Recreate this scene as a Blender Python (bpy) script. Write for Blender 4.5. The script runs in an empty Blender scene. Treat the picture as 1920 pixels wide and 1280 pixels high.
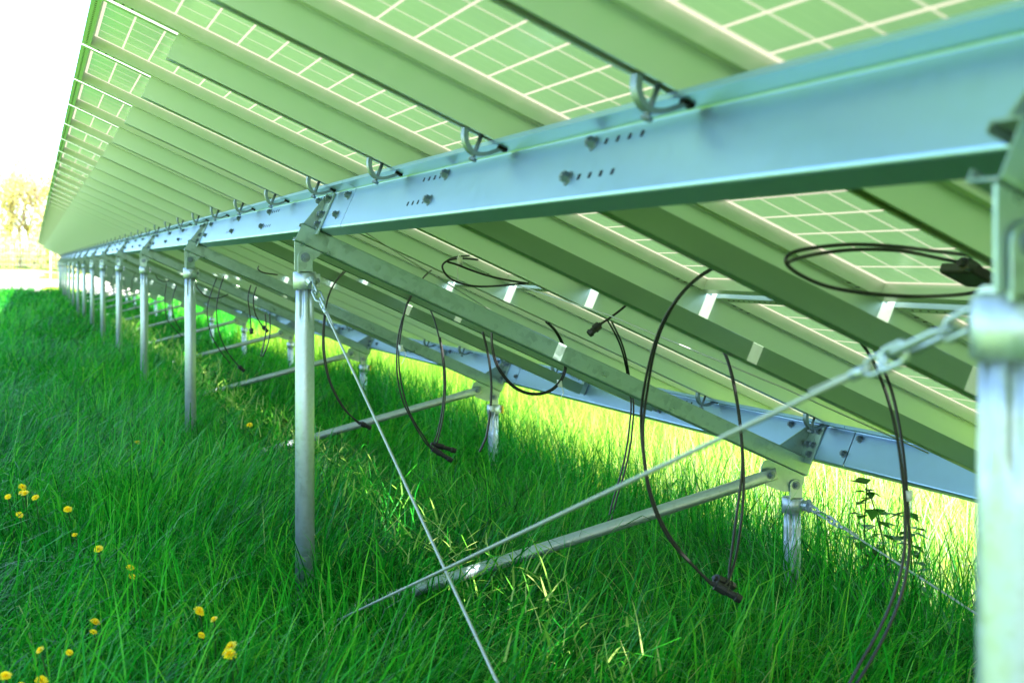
import bpy, math, random
import numpy as np
from mathutils import Vector

random.seed(7)
RNG = np.random.default_rng(11)
C = bpy.context.scene.collection
SC = bpy.context.scene

# ------------------------------------------------------------------ camera
TA = 0.045            # the row climbs a gentle slope along +Y
EYE = 1.05            # camera height over the turf
cam = bpy.data.cameras.new('camera')
cam_ob = bpy.data.objects.new('camera', cam)
C.objects.link(cam_ob)
cam_ob.location = (0, 0, EYE)
cam_ob.rotation_euler = (math.pi / 2 - 0.0054, 0, -0.3101)
cam.sensor_width = 36.0
cam.lens = 2800.6 / 1920 * 36
cam.clip_start = 0.05
cam.clip_end = 2000
cam.dof.use_dof = True
cam.dof.focus_distance = 4.7
cam.dof.aperture_fstop = 5.6
SC.camera = cam_ob

# ------------------------------------------------------------------ light
SUN_DIR = Vector((0.46, -0.85, 1.0)).normalized()       # towards the sun
elev = math.asin(SUN_DIR.z)
azim = math.atan2(SUN_DIR.x, SUN_DIR.y)
W = bpy.data.worlds.new('World')
SC.world = W
W.use_nodes = True
nt = W.node_tree
bg = nt.nodes['Background']
sky = nt.nodes.new('ShaderNodeTexSky')
sky.sky_type = 'NISHITA'
sky.sun_disc = False
sky.sun_elevation = elev
sky.sun_rotation = azim
sky.air_density = 1.0
sky.dust_density = 0.6
sky.ozone_density = 3.0
nt.links.new(sky.outputs['Color'], bg.inputs['Color'])
bg.inputs['Strength'].default_value = 0.15
sl = bpy.data.lights.new('sun', 'SUN')
sl.energy = 4.2
sl.angle = math.radians(0.5)
sl.color = (1.0, 0.95, 0.86)
so = bpy.data.objects.new('sun', sl)
C.objects.link(so)
so.location = (20, -15, 40)
so.rotation_euler = (-SUN_DIR).to_track_quat('-Z', 'Y').to_euler()

vs = SC.view_settings
vs.view_transform = 'Standard'
vs.look = 'None'
vs.exposure = 2.45
vs.gamma = 1.0
SC.cycles.max_bounces = 8
SC.cycles.diffuse_bounces = 5
SC.cycles.transmission_bounces = 4
SC.cycles.caustics_reflective = False
SC.cycles.caustics_refractive = False
SC.cycles.use_denoising = True
SC.cycles.sample_clamp_indirect = 6.0

# ------------------------------------------------------------------ materials
def new_mat(name):
    m = bpy.data.materials.new(name)
    m.use_nodes = True
    return m, m.node_tree.nodes, m.node_tree.links, m.node_tree.nodes['Principled BSDF']

def metal(name, col, rough=0.4, metallic=0.9, spangle=0.0, scale=60, streak=0.0):
    m, N, L, p = new_mat(name)
    p.inputs['Metallic'].default_value = metallic
    p.inputs['Roughness'].default_value = rough
    p.inputs['Base Color'].default_value = (*col, 1)
    tc = N.new('ShaderNodeTexCoord')
    if spangle:
        vo = N.new('ShaderNodeTexVoronoi'); vo.inputs['Scale'].default_value = scale
        no = N.new('ShaderNodeTexNoise'); no.inputs['Scale'].default_value = scale * 0.35; no.inputs['Detail'].default_value = 5
        ad = N.new('ShaderNodeVectorMath'); ad.operation = 'MULTIPLY_ADD'
        L.new(tc.outputs['Object'], no.inputs['Vector'])
        L.new(no.outputs['Color'], ad.inputs[0]); ad.inputs[1].default_value = (0.02, 0.02, 0.02)
        L.new(tc.outputs['Object'], ad.inputs[2])
        L.new(ad.outputs[0], vo.inputs['Vector'])
        sp = N.new('ShaderNodeSeparateColor'); L.new(vo.outputs['Color'], sp.inputs[0])
        mx = N.new('ShaderNodeMath'); mx.operation = 'ADD'
        L.new(sp.outputs[0], mx.inputs[0]); L.new(no.outputs['Fac'], mx.inputs[1])
        mr = N.new('ShaderNodeMapRange'); L.new(mx.outputs[0], mr.inputs[0])
        mr.inputs[1].default_value = 0.3; mr.inputs[2].default_value = 1.5
        mr.inputs[3].default_value = rough - 0.5 * spangle * 0.4; mr.inputs[4].default_value = rough + 0.5 * spangle * 0.4
        L.new(mr.outputs[0], p.inputs['Roughness'])
        cr = N.new('ShaderNodeMix'); cr.data_type = 'RGBA'
        L.new(mx.outputs[0], cr.inputs[0])
        cr.inputs[6].default_value = (*[c * (1 - spangle * 0.45) for c in col], 1)
        cr.inputs[7].default_value = (*[min(1, c * (1 + spangle * 0.2)) for c in col], 1)
        L.new(cr.outputs[2], p.inputs['Base Color'])
    else:
        no = N.new('ShaderNodeTexNoise'); no.inputs['Scale'].default_value = 7; no.inputs['Detail'].default_value = 6
        L.new(tc.outputs['Object'], no.inputs['Vector'])
        mr = N.new('ShaderNodeMapRange'); L.new(no.outputs['Fac'], mr.inputs[0])
        mr.inputs[3].default_value = max(0.05, rough - 0.05); mr.inputs[4].default_value = rough + 0.05
        L.new(mr.outputs[0], p.inputs['Roughness'])
    bn = N.new('ShaderNodeTexNoise'); bn.inputs['Scale'].default_value = 35; bn.inputs['Detail'].default_value = 3
    L.new(tc.outputs['Object'], bn.inputs['Vector'])
    bu = N.new('ShaderNodeBump'); bu.inputs['Strength'].default_value = 0.03; bu.inputs['Distance'].default_value = 0.01
    L.new(bn.outputs['Fac'], bu.inputs['Height']); L.new(bu.outputs[0], p.inputs['Normal'])
    return m

def plain(name, col, rough=0.6, spec=0.4):
    m, N, L, p = new_mat(name)
    p.inputs['Base Color'].default_value = (*col, 1)
    p.inputs['Roughness'].default_value = rough
    p.inputs['Specular IOR Level'].default_value = spec
    tc = N.new('ShaderNodeTexCoord'); no = N.new('ShaderNodeTexNoise'); no.inputs['Scale'].default_value = 30
    L.new(tc.outputs['Object'], no.inputs['Vector'])
    mr = N.new('ShaderNodeMapRange'); L.new(no.outputs['Fac'], mr.inputs[0])
    mr.inputs[3].default_value = max(0.02, rough - 0.12); mr.inputs[4].default_value = min(1, rough + 0.12)
    L.new(mr.outputs[0], p.inputs['Roughness'])
    return m

def leafy(name, cols, trans=0.45, rough=0.45, spec=0.35, attr=True):
    """two-sided leaf: diffuse + translucent, hue varies blade by blade"""
    m, N, L, p = new_mat(name)
    ra = N.new('ShaderNodeValToRGB')
    ra.color_ramp.elements[0].color = (*cols[0], 1)
    ra.color_ramp.elements[1].color = (*cols[-1], 1)
    for i, c in enumerate(cols[1:-1]):
        e = ra.color_ramp.elements.new((i + 1) / (len(cols) - 1)); e.color = (*c, 1)
    at = N.new('ShaderNodeAttribute'); at.attribute_name = 'tint'
    L.new(at.outputs['Fac'], ra.inputs[0])
    p.inputs['Roughness'].default_value = rough
    p.inputs['Specular IOR Level'].default_value = spec
    L.new(ra.outputs[0], p.inputs['Base Color'])
    tr = N.new('ShaderNodeBsdfTranslucent')
    hs = N.new('ShaderNodeHueSaturation'); hs.inputs['Value'].default_value = 1.5; hs.inputs['Hue'].default_value = 0.495
    L.new(ra.outputs[0], hs.inputs['Color']); L.new(hs.outputs[0], tr.inputs[0])
    mx = N.new('ShaderNodeMixShader'); mx.inputs[0].default_value = trans
    L.new(p.outputs[0], mx.inputs[1]); L.new(tr.outputs[0], mx.inputs[2])
    L.new(mx.outputs[0], N['Material Output'].inputs['Surface'])
    return m

M = {}
M['galv'] = metal('galvanized_steel', (0.27, 0.38, 0.35), 0.36, 0.78, 0.5, 58)
M['pipe'] = metal('galvanized_pipe', (0.41, 0.49, 0.55), 0.42, 0.78, 0.35, 110)
M['zinc'] = metal('zinc_sheet', (0.32, 0.49, 0.69), 0.38, 0.92, 0.05, 40)
M['bolt'] = metal('zinc_bolt', (0.17, 0.23, 0.28), 0.42, 0.7)
M['steel'] = metal('forged_steel', (0.17, 0.24, 0.27), 0.45, 0.8)
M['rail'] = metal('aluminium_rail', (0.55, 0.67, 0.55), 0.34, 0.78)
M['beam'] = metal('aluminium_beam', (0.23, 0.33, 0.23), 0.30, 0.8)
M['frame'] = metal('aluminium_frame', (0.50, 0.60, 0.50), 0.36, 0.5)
M['wire'] = metal('wire_rope', (0.42, 0.46, 0.44), 0.5, 0.7)
M['black'] = plain('black_rubber', (0.012, 0.012, 0.014), 0.42, 0.4)
M['dark'] = plain('dark_hole', (0.01, 0.012, 0.014), 0.8, 0.1)
M['white'] = plain('white_plastic', (0.75, 0.78, 0.78), 0.5)
M['yellow'] = plain('yellow_cap', (0.75, 0.55, 0.03), 0.5)
M['grass'] = leafy('grass_blade', [(0.003, 0.09, 0.009), (0.010, 0.26, 0.019), (0.040, 0.42, 0.020), (0.16, 0.53, 0.035)], 0.42, 0.38, 0.2)
M['sun_tinted_blade'] = leafy('sun_tinted_grass', [(0.26, 0.50, 0.03), (0.58, 0.66, 0.12), (0.85, 0.80, 0.58)], 0.5, 0.5, 0.2)  # pale green to cream, standing in for sunlit grass
M['seed'] = leafy('sun_fleck_straw', [(0.10, 0.40, 0.03), (0.30, 0.52, 0.08), (0.50, 0.60, 0.20)], 0.5, 0.5, 0.2)  # pale tones for the painted sun flecks and for the dry straw
M['leaf'] = leafy('weed_leaf', [(0.02, 0.11, 0.012), (0.05, 0.19, 0.02)], 0.4)
M['spring'] = leafy('spring_leaf', [(0.50, 0.50, 0.18), (0.66, 0.58, 0.24), (0.46, 0.52, 0.18)], 0.45)
M['petal'] = leafy('petal', [(0.88, 0.66, 0.008), (0.92, 0.80, 0.02)], 0.3)
M['bark'] = plain('bark', (0.34, 0.27, 0.20), 0.9, 0.1)

def cell_material():
    m, N, L, p = new_mat('solar_cells')
    tc = N.new('ShaderNodeTexCoord'); sx = N.new('ShaderNodeSeparateXYZ')
    L.new(tc.outputs['Object'], sx.inputs[0])
    def math_(op, a, b=None, c=None):
        n = N.new('ShaderNodeMath'); n.operation = op
        for i, v in enumerate((a, b, c)):
            if v is None: continue
            if isinstance(v, (int, float)): n.inputs[i].default_value = v
            else: L.new(v, n.inputs[i])
        return n.outputs[0]
    u = math_('DIVIDE', sx.outputs[0], 0.9150); s = sx.outputs[1]
    def dist(v, off, step):
        f = math_('FRACT', math_('ADD', math_('DIVIDE', math_('SUBTRACT', v, off), step), 0.5))
        return math_('MULTIPLY', math_('ABSOLUTE', math_('SUBTRACT', f, 0.5)), step)
    du, ds = dist(u, 0.030, 0.0763), dist(s, 0.019, 0.124)
    line = math_('MAXIMUM', math_('LESS_THAN', du, 0.0026), math_('MULTIPLY', math_('LESS_THAN', ds, 0.0045), 0.55))
    for v, lo, hi in ((u, 0.028, 1.634), (s, 0.019, 0.766)):
        line = math_('MAXIMUM', line, math_('MAXIMUM', math_('LESS_THAN', v, lo), math_('GREATER_THAN', v, hi)))
    bus = math_('MULTIPLY', math_('LESS_THAN', dist(s, 0.019 + 0.031, 0.0413), 0.0016), 0.35)
    no = N.new('ShaderNodeTexNoise'); no.inputs['Scale'].default_value = 3.0; no.inputs['Detail'].default_value = 4
    mp = N.new('ShaderNodeMapping'); mp.inputs['Scale'].default_value = (1, 4, 1)
    L.new(tc.outputs['Object'], mp.inputs[0]); L.new(mp.outputs[0], no.inputs['Vector'])
    mc = N.new('ShaderNodeMix'); mc.data_type = 'RGBA'; L.new(no.outputs['Fac'], mc.inputs[0])
    mc.inputs[6].default_value = (0.39, 0.46, 0.38, 1); mc.inputs[7].default_value = (0.51, 0.58, 0.50, 1)
    m2 = N.new('ShaderNodeMix'); m2.data_type = 'RGBA'; L.new(bus, m2.inputs[0])
    L.new(mc.outputs[2], m2.inputs[6]); m2.inputs[7].default_value = (0.7, 0.7, 0.6, 1)
    oi = N.new('ShaderNodeObjectInfo'); vr = N.new('ShaderNodeMapRange'); L.new(oi.outputs['Random'], vr.inputs[0])
    vr.inputs[3].default_value = 0.86; vr.inputs[4].default_value = 1.10
    hv = N.new('ShaderNodeHueSaturation'); L.new(vr.outputs[0], hv.inputs['Value']); L.new(m2.outputs[2], hv.inputs['Color'])
    L.new(hv.outputs[0], p.inputs['Base Color'])
    p.inputs['Roughness'].default_value = 0.22
    p.inputs['Metallic'].default_value = 0.2
    p.inputs['Specular IOR Level'].default_value = 0.6
    tr = N.new('ShaderNodeBsdfTranslucent'); tr.inputs[0].default_value = (0.155, 0.145, 0.10, 1)
    mx = N.new('ShaderNodeMixShader')
    t2 = N.new('ShaderNodeBsdfTranslucent'); t2.inputs[0].default_value = (0.11, 0.21, 0.085, 1)
    m3 = N.new('ShaderNodeMixShader'); m3.inputs[0].default_value = 0.28
    L.new(p.outputs[0], m3.inputs[1]); L.new(t2.outputs[0], m3.inputs[2])
    L.new(line, mx.inputs[0]); L.new(m3.outputs[0], mx.inputs[1]); L.new(tr.outputs[0], mx.inputs[2])
    L.new(mx.outputs[0], N['Material Output'].inputs['Surface'])
    return m
M['cells'] = cell_material()

def soil_material():
    m, N, L, p = new_mat('turf')
    tc = N.new('ShaderNodeTexCoord'); no = N.new('ShaderNodeTexNoise')
    no.inputs['Scale'].default_value = 6; no.inputs['Detail'].default_value = 9; no.inputs['Roughness'].default_value = 0.7
    L.new(tc.outputs['Object'], no.inputs['Vector'])
    ra = N.new('ShaderNodeValToRGB')
    ra.color_ramp.elements[0].position = 0.3; ra.color_ramp.elements[0].color = (0.010, 0.055, 0.008, 1)
    ra.color_ramp.elements[1].position = 0.7; ra.color_ramp.elements[1].color = (0.03, 0.15, 0.015, 1)
    L.new(no.outputs['Fac'], ra.inputs[0])
    # open ground beside the row: sunlight painted into a lighter, yellower turf colour
    r2 = N.new('ShaderNodeValToRGB')
    r2.color_ramp.elements[0].position = 0.3; r2.color_ramp.elements[0].color = (0.18, 0.36, 0.02, 1)
    r2.color_ramp.elements[1].position = 0.75; r2.color_ramp.elements[1].color = (0.36, 0.46, 0.06, 1)
    L.new(no.outputs['Fac'], r2.inputs[0])
    sx = N.new('ShaderNodeSeparateXYZ'); L.new(tc.outputs['Object'], sx.inputs[0])
    ab = N.new('ShaderNodeMath'); ab.operation = 'SUBTRACT'; L.new(sx.outputs[0], ab.inputs[0]); ab.inputs[1].default_value = 1.0
    a2 = N.new('ShaderNodeMath'); a2.operation = 'ABSOLUTE'; L.new(ab.outputs[0], a2.inputs[0])
    mr = N.new('ShaderNodeMapRange'); L.new(a2.outputs[0], mr.inputs[0]); mr.inputs[1].default_value = 1.9; mr.inputs[2].default_value = 2.3
    far = N.new('ShaderNodeMapRange'); L.new(sx.outputs[1], far.inputs[0]); far.inputs[1].default_value = 50.0; far.inputs[2].default_value = 51.0
    mm = N.new('ShaderNodeMath'); mm.operation = 'MAXIMUM'; L.new(mr.outputs[0], mm.inputs[0]); L.new(far.outputs[0], mm.inputs[1])
    mx = N.new('ShaderNodeMix'); mx.data_type = 'RGBA'; L.new(mm.outputs[0], mx.inputs[0]); L.new(ra.outputs[0], mx.inputs[6]); L.new(r2.outputs[0], mx.inputs[7])
    L.new(mx.outputs[2], p.inputs['Base Color'])
    p.inputs['Roughness'].default_value = 0.95
    p.inputs['Specular IOR Level'].default_value = 0.1
    bu = N.new('ShaderNodeBump'); bu.inputs['Strength'].default_value = 0.8; bu.inputs['Distance'].default_value = 0.05
    L.new(no.outputs['Fac'], bu.inputs['Height']); L.new(bu.outputs[0], p.inputs['Normal'])
    return m
M['soil'] = soil_material()

def track_material():
    m, N, L, p = new_mat('gravel_track')
    tc = N.new('ShaderNodeTexCoord'); no = N.new('ShaderNodeTexNoise')
    no.inputs['Scale'].default_value = 1.2; no.inputs['Detail'].default_value = 8
    L.new(tc.outputs['Object'], no.inputs['Vector'])
    ra = N.new('ShaderNodeValToRGB')
    ra.color_ramp.elements[0].position = 0.35; ra.color_ramp.elements[0].color = (0.42, 0.38, 0.32, 1)
    ra.color_ramp.elements[1].position = 0.65; ra.color_ramp.elements[1].color = (0.58, 0.50, 0.44, 1)
    L.new(no.outputs['Fac'], ra.inputs[0]); L.new(ra.outputs[0], p.inputs['Base Color'])
    p.inputs['Roughness'].default_value = 0.95
    return m
M['track'] = track_material()

# ------------------------------------------------------------------ helpers
CT, ST = 0.9150, 0.40345          # tilt of the table
XA, ZA = 0.14105, 0.64253         # upper edge of the glass plane
PITCH, S0 = 0.8352, 2.672         # module pitch, first rail
BAY, P1 = 3.4, 1.055              # post spacing, nearest post
XF, XR = 0.7748, 2.4086           # front and rear post lines
UF, UR = 0.8266, 2.6165           # the two purlin webs, measured down the slope

def T(X, s, Z):
    return (X, s, Z + TA * s + EYE)

def uns(u, s, n):
    return T(XA + u * CT + n * ST, s, ZA - u * ST + n * CT)

def turf(X, s):
    """height of the turf in the sheared frame"""
    h = -1.02 - 0.080 * max(0.0, min(X, 6.0) - 0.775)
    h += 0.022 * math.sin(1.7 * X + 0.9 * s) + 0.018 * math.sin(0.8 * X - 0.55 * s + 1.0)
    if s > 52: h += 0.050 * (s - 52) * min(1, (s - 52) / 10.0)
    return h

class MB:
    def __init__(self):
        self.v, self.f, self.sm, self.mi, self.cur = [], [], [], [], 0
    def face(self, idx, smooth=False):
        self.f.append(idx); self.sm.append(smooth); self.mi.append(self.cur)
    def prism(self, prof, a, b, fn, smooth=False, cap=True):
        """sweep a closed 2-D outline from a to b; fn(p, q, t) gives the world point"""
        n, o = len(prof), len(self.v)
        for t in (a, b):
            for p, q in prof: self.v.append(fn(p, q, t))
        for i in range(n):
            j = (i + 1) % n
            self.face((o + i, o + j, o + n + j, o + n + i), smooth)
        if cap:
            self.face(tuple(o + i for i in range(n))[::-1]); self.face(tuple(o + n + i for i in range(n)))
    def box(self, u0, u1, s0, s1, n0, n1, fn=uns):
        self.prism([(u0, n0), (u1, n0), (u1, n1), (u0, n1)], s0, s1, lambda p, q, t: fn(p, t, q))
    def tube(self, pts, r, seg=8, cap=True, smooth=True):
        P = [Vector(p) for p in pts]; o = len(self.v); m = len(P)
        up = None
        for i, p in enumerate(P):
            d = (P[min(i + 1, m - 1)] - P[max(i - 1, 0)]).normalized()
            if up is None:
                up = d.cross(Vector((0, 0, 1)))
                if up.length < 1e-3: up = d.cross(Vector((0, 1, 0)))
            up = (up - d * up.dot(d)).normalized(); w = d.cross(up)
            rr = r[i] if isinstance(r, (list, tuple)) else r
            for k in range(seg):
                a = 2 * math.pi * k / seg
                self.v.append(tuple(p + up * (math.cos(a) * rr) + w * (math.sin(a) * rr)))
        for i in range(m - 1):
            for k in range(seg):
                k2 = (k + 1) % seg
                self.face((o + i * seg + k, o + i * seg + k2, o + (i + 1) * seg + k2, o + (i + 1) * seg + k), smooth)
        if cap:
            self.face(tuple(o + k for k in range(seg))[::-1]); self.face(tuple(o + (m - 1) * seg + k for k in range(seg)))
    def ring(self, pts, r, seg=8):
        """closed tube"""
        P = [Vector(p) for p in pts]; o = len(self.v); m = len(P)
        cen = sum(P, Vector()) / m
        for i, p in enumerate(P):
            d = (P[(i + 1) % m] - P[i - 1]).normalized()
            up = (p - cen); up = (up - d * up.dot(d)).normalized(); w = d.cross(up)
            for k in range(seg):
                a = 2 * math.pi * k / seg
                self.v.append(tuple(p + up * (math.cos(a) * r) + w * (math.sin(a) * r)))
        for i in range(m):
            i2 = (i + 1) % m
            for k in range(seg):
                k2 = (k + 1) % seg
                self.face((o + i * seg + k, o + i * seg + k2, o + i2 * seg + k2, o + i2 * seg + k), True)
    def lathe(self, cx, cy, prof, seg=28, rad=None):
        """prof: list of (r, z) bottom to top, world z; rad(angle, r, z) may modulate"""
        o = len(self.v); m = len(prof)
        for r, z in prof:
            for k in range(seg):
                a = 2 * math.pi * k / seg
                rr = rad(a, r, z) if rad else r
                self.v.append((cx + rr * math.cos(a), cy + rr * math.sin(a), z))
        for i in range(m - 1):
            for k in range(seg):
                k2 = (k + 1) % seg
                self.face((o + i * seg + k, o + i * seg + k2, o + (i + 1) * seg + k2, o + (i + 1) * seg + k), True)
        self.face(tuple(o + k for k in range(seg))[::-1]); self.face(tuple(o + (m - 1) * seg + k for k in range(seg)))
    def build(self, name, mat, parent=None, base=None, bevel=0.0):
        me = bpy.data.meshes.new(name)
        b = Vector(base) if base is not None else (Vector(parent['_base']) if parent is not None else Vector((0, 0, 0)))
        me.from_pydata([tuple(Vector(p) - b) for p in self.v], [], self.f)
        me.polygons.foreach_set('use_smooth', self.sm)
        for q in ([mat] if isinstance(mat, str) else mat): me.materials.append(M[q])
        me.polygons.foreach_set('material_index', self.mi)
        me.update()
        import bmesh
        bm = bmesh.new(); bm.from_mesh(me)
        bmesh.ops.recalc_face_normals(bm, faces=bm.faces)
        bm.to_mesh(me); bm.free()
        ob = bpy.data.objects.new(name, me)
        C.objects.link(ob)
        if parent is not None:
            ob.parent = parent
            pb = Vector(parent['_base'])
            if parent.type != 'EMPTY': ob.location = b - pb
            if (b - pb).length > 1e-9: ob.location = b - pb
        else:
            ob.location = b
        ob['_base'] = tuple(b)
        if bevel:
            md = ob.modifiers.new('bevel', 'BEVEL'); md.width = bevel; md.segments = 2; md.limit_method = 'ANGLE'
        return ob

def tag(o, label=None, cat=None, group=None, kind=None):
    if label: o['label'] = label
    if cat: o['category'] = cat
    if group: o['group'] = group
    if kind: o['kind'] = kind
    return o

def thing(name, base, label, cat, group=None):
    o = bpy.data.objects.new(name, None)
    C.objects.link(o); o.location = base; o['_base'] = tuple(base); o.empty_display_size = 0.05
    return tag(o, label, cat, group)

def dup(root, dy, label):
    """a copy of a thing with copies of its parts and sub-parts, dy further along the row"""
    def cp(o, par):
        c = o.copy(); C.objects.link(c)
        if par is not None: c.parent = par
        for ch in list(o.children): cp(ch, c)
        return c
    c = cp(root, None)
    c.location = root.location + Vector((0, dy, TA * dy))
    c['label'] = label
    return c

ORD = ['first', 'second', 'third', 'fourth', 'fifth', 'sixth', 'seventh', 'eighth', 'ninth', 'tenth', 'eleventh', 'twelfth',
       'thirteenth', 'fourteenth', 'fifteenth', 'sixteenth', 'seventeenth', 'eighteenth', 'nineteenth']
TENS = {20: 'twent', 30: 'thirt', 40: 'fort', 50: 'fift', 60: 'sixt'}
def ordinal(i):
    if i <= 19: return ORD[i - 1]
    t, r = i // 10 * 10, i % 10
    return TENS[t] + ('ieth' if r == 0 else 'y-' + ORD[r - 1])

def smooth_path(pts, k=6):
    P = [Vector(p) for p in pts]; out = []
    for i in range(len(P) - 1):
        p0, p1, p2, p3 = P[max(i - 1, 0)], P[i], P[i + 1], P[min(i + 2, len(P) - 1)]
        for j in range(k):
            t = j / k
            out.append(0.5 * ((2 * p1) + (p2 - p0) * t + (2 * p0 - 5 * p1 + 4 * p2 - p3) * t * t + (3 * p1 - p0 - 3 * p2 + p3) * t ** 3))
    out.append(P[-1])
    return out

def disc(mb, c, axis, r, h, seg=6):
    """short bolt head / washer at c along axis"""
    a = Vector(axis).normalized(); c = Vector(c)
    mb.tube([c, c + a * h], r, seg, True, seg > 8)

VU = Vector(uns(1, 0, 0)) - Vector(uns(0, 0, 0))      # down the slope
VN = Vector(uns(0, 0, 1)) - Vector(uns(0, 0, 0))      # out of the glass

# ------------------------------------------------------------------ ground
def ground_sheet():
    xs = sorted(set([-400, -150, -60, -30, -15] + [x * 0.5 for x in range(-16, 25)] + [15, 20, 30, 60, 150, 400]))
    ss = sorted(set([-60, -20, -8] + [x * 0.5 for x in range(-8, 40)] + list(range(20, 101, 2)) + [110, 130, 160, 220, 320, 450]))
    mb = MB()
    for s in ss:
        for x in xs:
            mb.v.append(T(x, min(s, 120) if s > 120 else s, turf(x, min(s, 90))) if s <= 120 else (x, s, T(x, 120, turf(x, 90))[2]))
    n = len(xs)
    for i in range(len(ss) - 1):
        for j in range(n - 1):
            mb.face((i * n + j, i * n + j + 1, (i + 1) * n + j + 1, (i + 1) * n + j), True)
    o = mb.build('ground', 'soil'); tag(o, kind='structure'); return o
ground_sheet()

mb = MB()
rows = [51.5, 53, 55, 57, 59, 61, 63, 65]
xs = [-40, -25, -15, -8, -4, -2, 0, 2, 4, 8, 15, 25, 40]
for s in rows:
    for x in xs:
        p = T(x, s + 0.25 * math.sin(x * 1.3), turf(x, s)); mb.v.append((p[0], p[1], p[2] + 0.03))
for i in range(len(rows) - 1):
    for j in range(len(xs) - 1):
        n = len(xs); mb.face((i * n + j, i * n + j + 1, (i + 1) * n + j + 1, (i + 1) * n + j), True)
tag(mb.build('path', 'track'), kind='structure')

# ------------------------------------------------------------------ solar panels
def panel(k, u0, label, group, L_=1.662):
    sa = S0 - 0.807 + PITCH * k
    base = uns(u0, sa, 0)
    t = thing('solar_panel', base, label, 'solar panel', group)
    Wd = 0.807
    b = MB()
    # hollow frame bars on all four sides, 27 mm wide and 34 mm deep
    fw, fe = 0.027, 0.025
    b.box(u0, u0 + L_, sa, sa + fw, -0.030, 0.004); b.box(u0, u0 + L_, sa + Wd - fw, sa + Wd, -0.030, 0.004)
    b.box(u0, u0 + fe, sa + fw + 0.0003, sa + Wd - fw - 0.0003, -0.0295, 0.0035); b.box(u0 + L_ - fe, u0 + L_, sa + fw + 0.0003, sa + Wd - fw - 0.0003, -0.0295, 0.0035)
    # drain and rivet holes punched near the corners of the bottom flanges
    h = b; h.cur = 1
    for su in (0.0, 1.0):
        for q in range(3):
            for w in (0.010, 0.019):
                uu = u0 + (0.05 + q * 0.022 if su == 0 else L_ - 0.05 - q * 0.022)
                disc(h, uns(uu, sa + Wd - w, -0.0301), -VN, 0.0028, 0.0006, 8)
    for q in range(26):
        disc(h, uns(u0 + 0.013, sa + 0.05 + q * 0.0282, -0.0296), -VN, 0.0028, 0.0006, 8)
    b.build('frame', ['frame', 'dark'], t)
    g = MB()
    o = len(g.v)
    for u, s in ((u0 + 0.024, sa + 0.026), (u0 + L_ - 0.024, sa + 0.026), (u0 + L_ - 0.024, sa + Wd - 0.026), (u0 + 0.024, sa + Wd - 0.026)):
        g.v.append(uns(u, s, 0.0))
    g.face((0, 1, 2, 3))
    g.build('cell_sheet', 'cells', t)
    return t
K0, K1 = -3, 56
def plabel(row, i):
    return '%s row solar panel with pale cell grid, %s from the near end' % (row, ordinal(i + 1))
up = panel(0, 0.0, '', 'solar panels of the upper row')
lo = panel(0, 1.690, '', 'solar panels of the lower row', 1.43)
for k in range(K0, K1 + 1):
    for src, row in ((up, 'upper'), (lo, 'lower')):
        if k == 0: src['label'] = plabel(row, k - K0)
        else: dup(src, PITCH * k, plabel(row, k - K0))
# black junction box with leads under the upper panel beside the nearest post
j = MB()
j.prism([(1.53, -0.003), (1.53, -0.018), (1.535, -0.022), (1.595, -0.022), (1.60, -0.018), (1.60, -0.003)], 2.20, 2.30, lambda p, q, s: uns(p, s, q))
j.build('junction_box', 'black', up, bevel=0.003)

# ------------------------------------------------------------------ rails with hook clamps
def ribbon(path, w0, w1):
    P = smooth_path([(a, n, 0) for a, n in path], 5); L_, R_ = [], []
    for i, p in enumerate(P):
        d = (P[min(i + 1, len(P) - 1)] - P[max(i - 1, 0)]).normalized(); q = Vector((-d.y, d.x, 0)) * (w0 + (w1 - w0) * i / (len(P) - 1))
        L_.append(tuple((p + q)[:2])); R_.append(tuple((p - q)[:2]))
    return L_ + R_[::-1]
HOOK = ribbon([(-0.097, -0.0935), (-0.092, -0.109), (-0.081, -0.1225), (-0.064, -0.1295), (-0.043, -0.121), (-0.020, -0.0995)], 0.0050, 0.0034)
def rail(k):
    s0 = S0 + PITCH * k
    t = thing('mounting_rail', uns(0.207, s0, -0.06), '', 'mounting rail', 'mounting rails between the panels')
    b = MB()
    w, th = 0.045, 0.0025
    s0 -= 0.003
    prof = [(s0, -0.0925), (s0, -0.0303), (s0 + w, -0.0303), (s0 + w, -0.0925), (s0 + w - 0.010, -0.0925), (s0 + w - 0.010, -0.0905),
            (s0 + w - th, -0.0905), (s0 + w - th, -0.033), (s0 + th, -0.033), (s0 + th, -0.0905), (s0 + 0.008, -0.0905), (s0 + 0.008, -0.0925)]
    b.prism(prof, 0.207, 3.06, lambda p, q, u: uns(u, p, q))
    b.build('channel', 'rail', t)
    s0 += 0.003
    for uw in (UF, UR):
        h = MB()
        h.prism([(uw + a, n) for a, n in HOOK], s0 + 0.008, s0 + 0.030, lambda p, q, s: uns(p, s, q))
        hk = h.build('hook_clamp', 'steel', t)
        d = MB(); d.tube([uns(uw - 0.064, s0 + 0.019, -0.0915), uns(uw - 0.0615, s0 + 0.019, -0.1445)], 0.0042, 8)
        d.tube([uns(uw - 0.0612, s0 + 0.019, -0.138), uns(uw - 0.0611, s0 + 0.019, -0.1435)], 0.0085, 6, True, False)
        d.build('stud', 'bolt', hk)
        q = MB(); q.box(uw - 0.026, uw - 0.010, s0 + 0.004, s0 + 0.024, -0.1015, -0.0955)
        q.build('slot', 'dark', hk)
    return t
r0 = rail(0)
for k in range(K0, K1 + 1):
    lab = 'deep aluminium mounting rail under the panels, %s from the near end' % ordinal(k - K0 + 1)
    if k == 0: r0['label'] = lab
    else: dup(r0, PITCH * k, lab)

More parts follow.
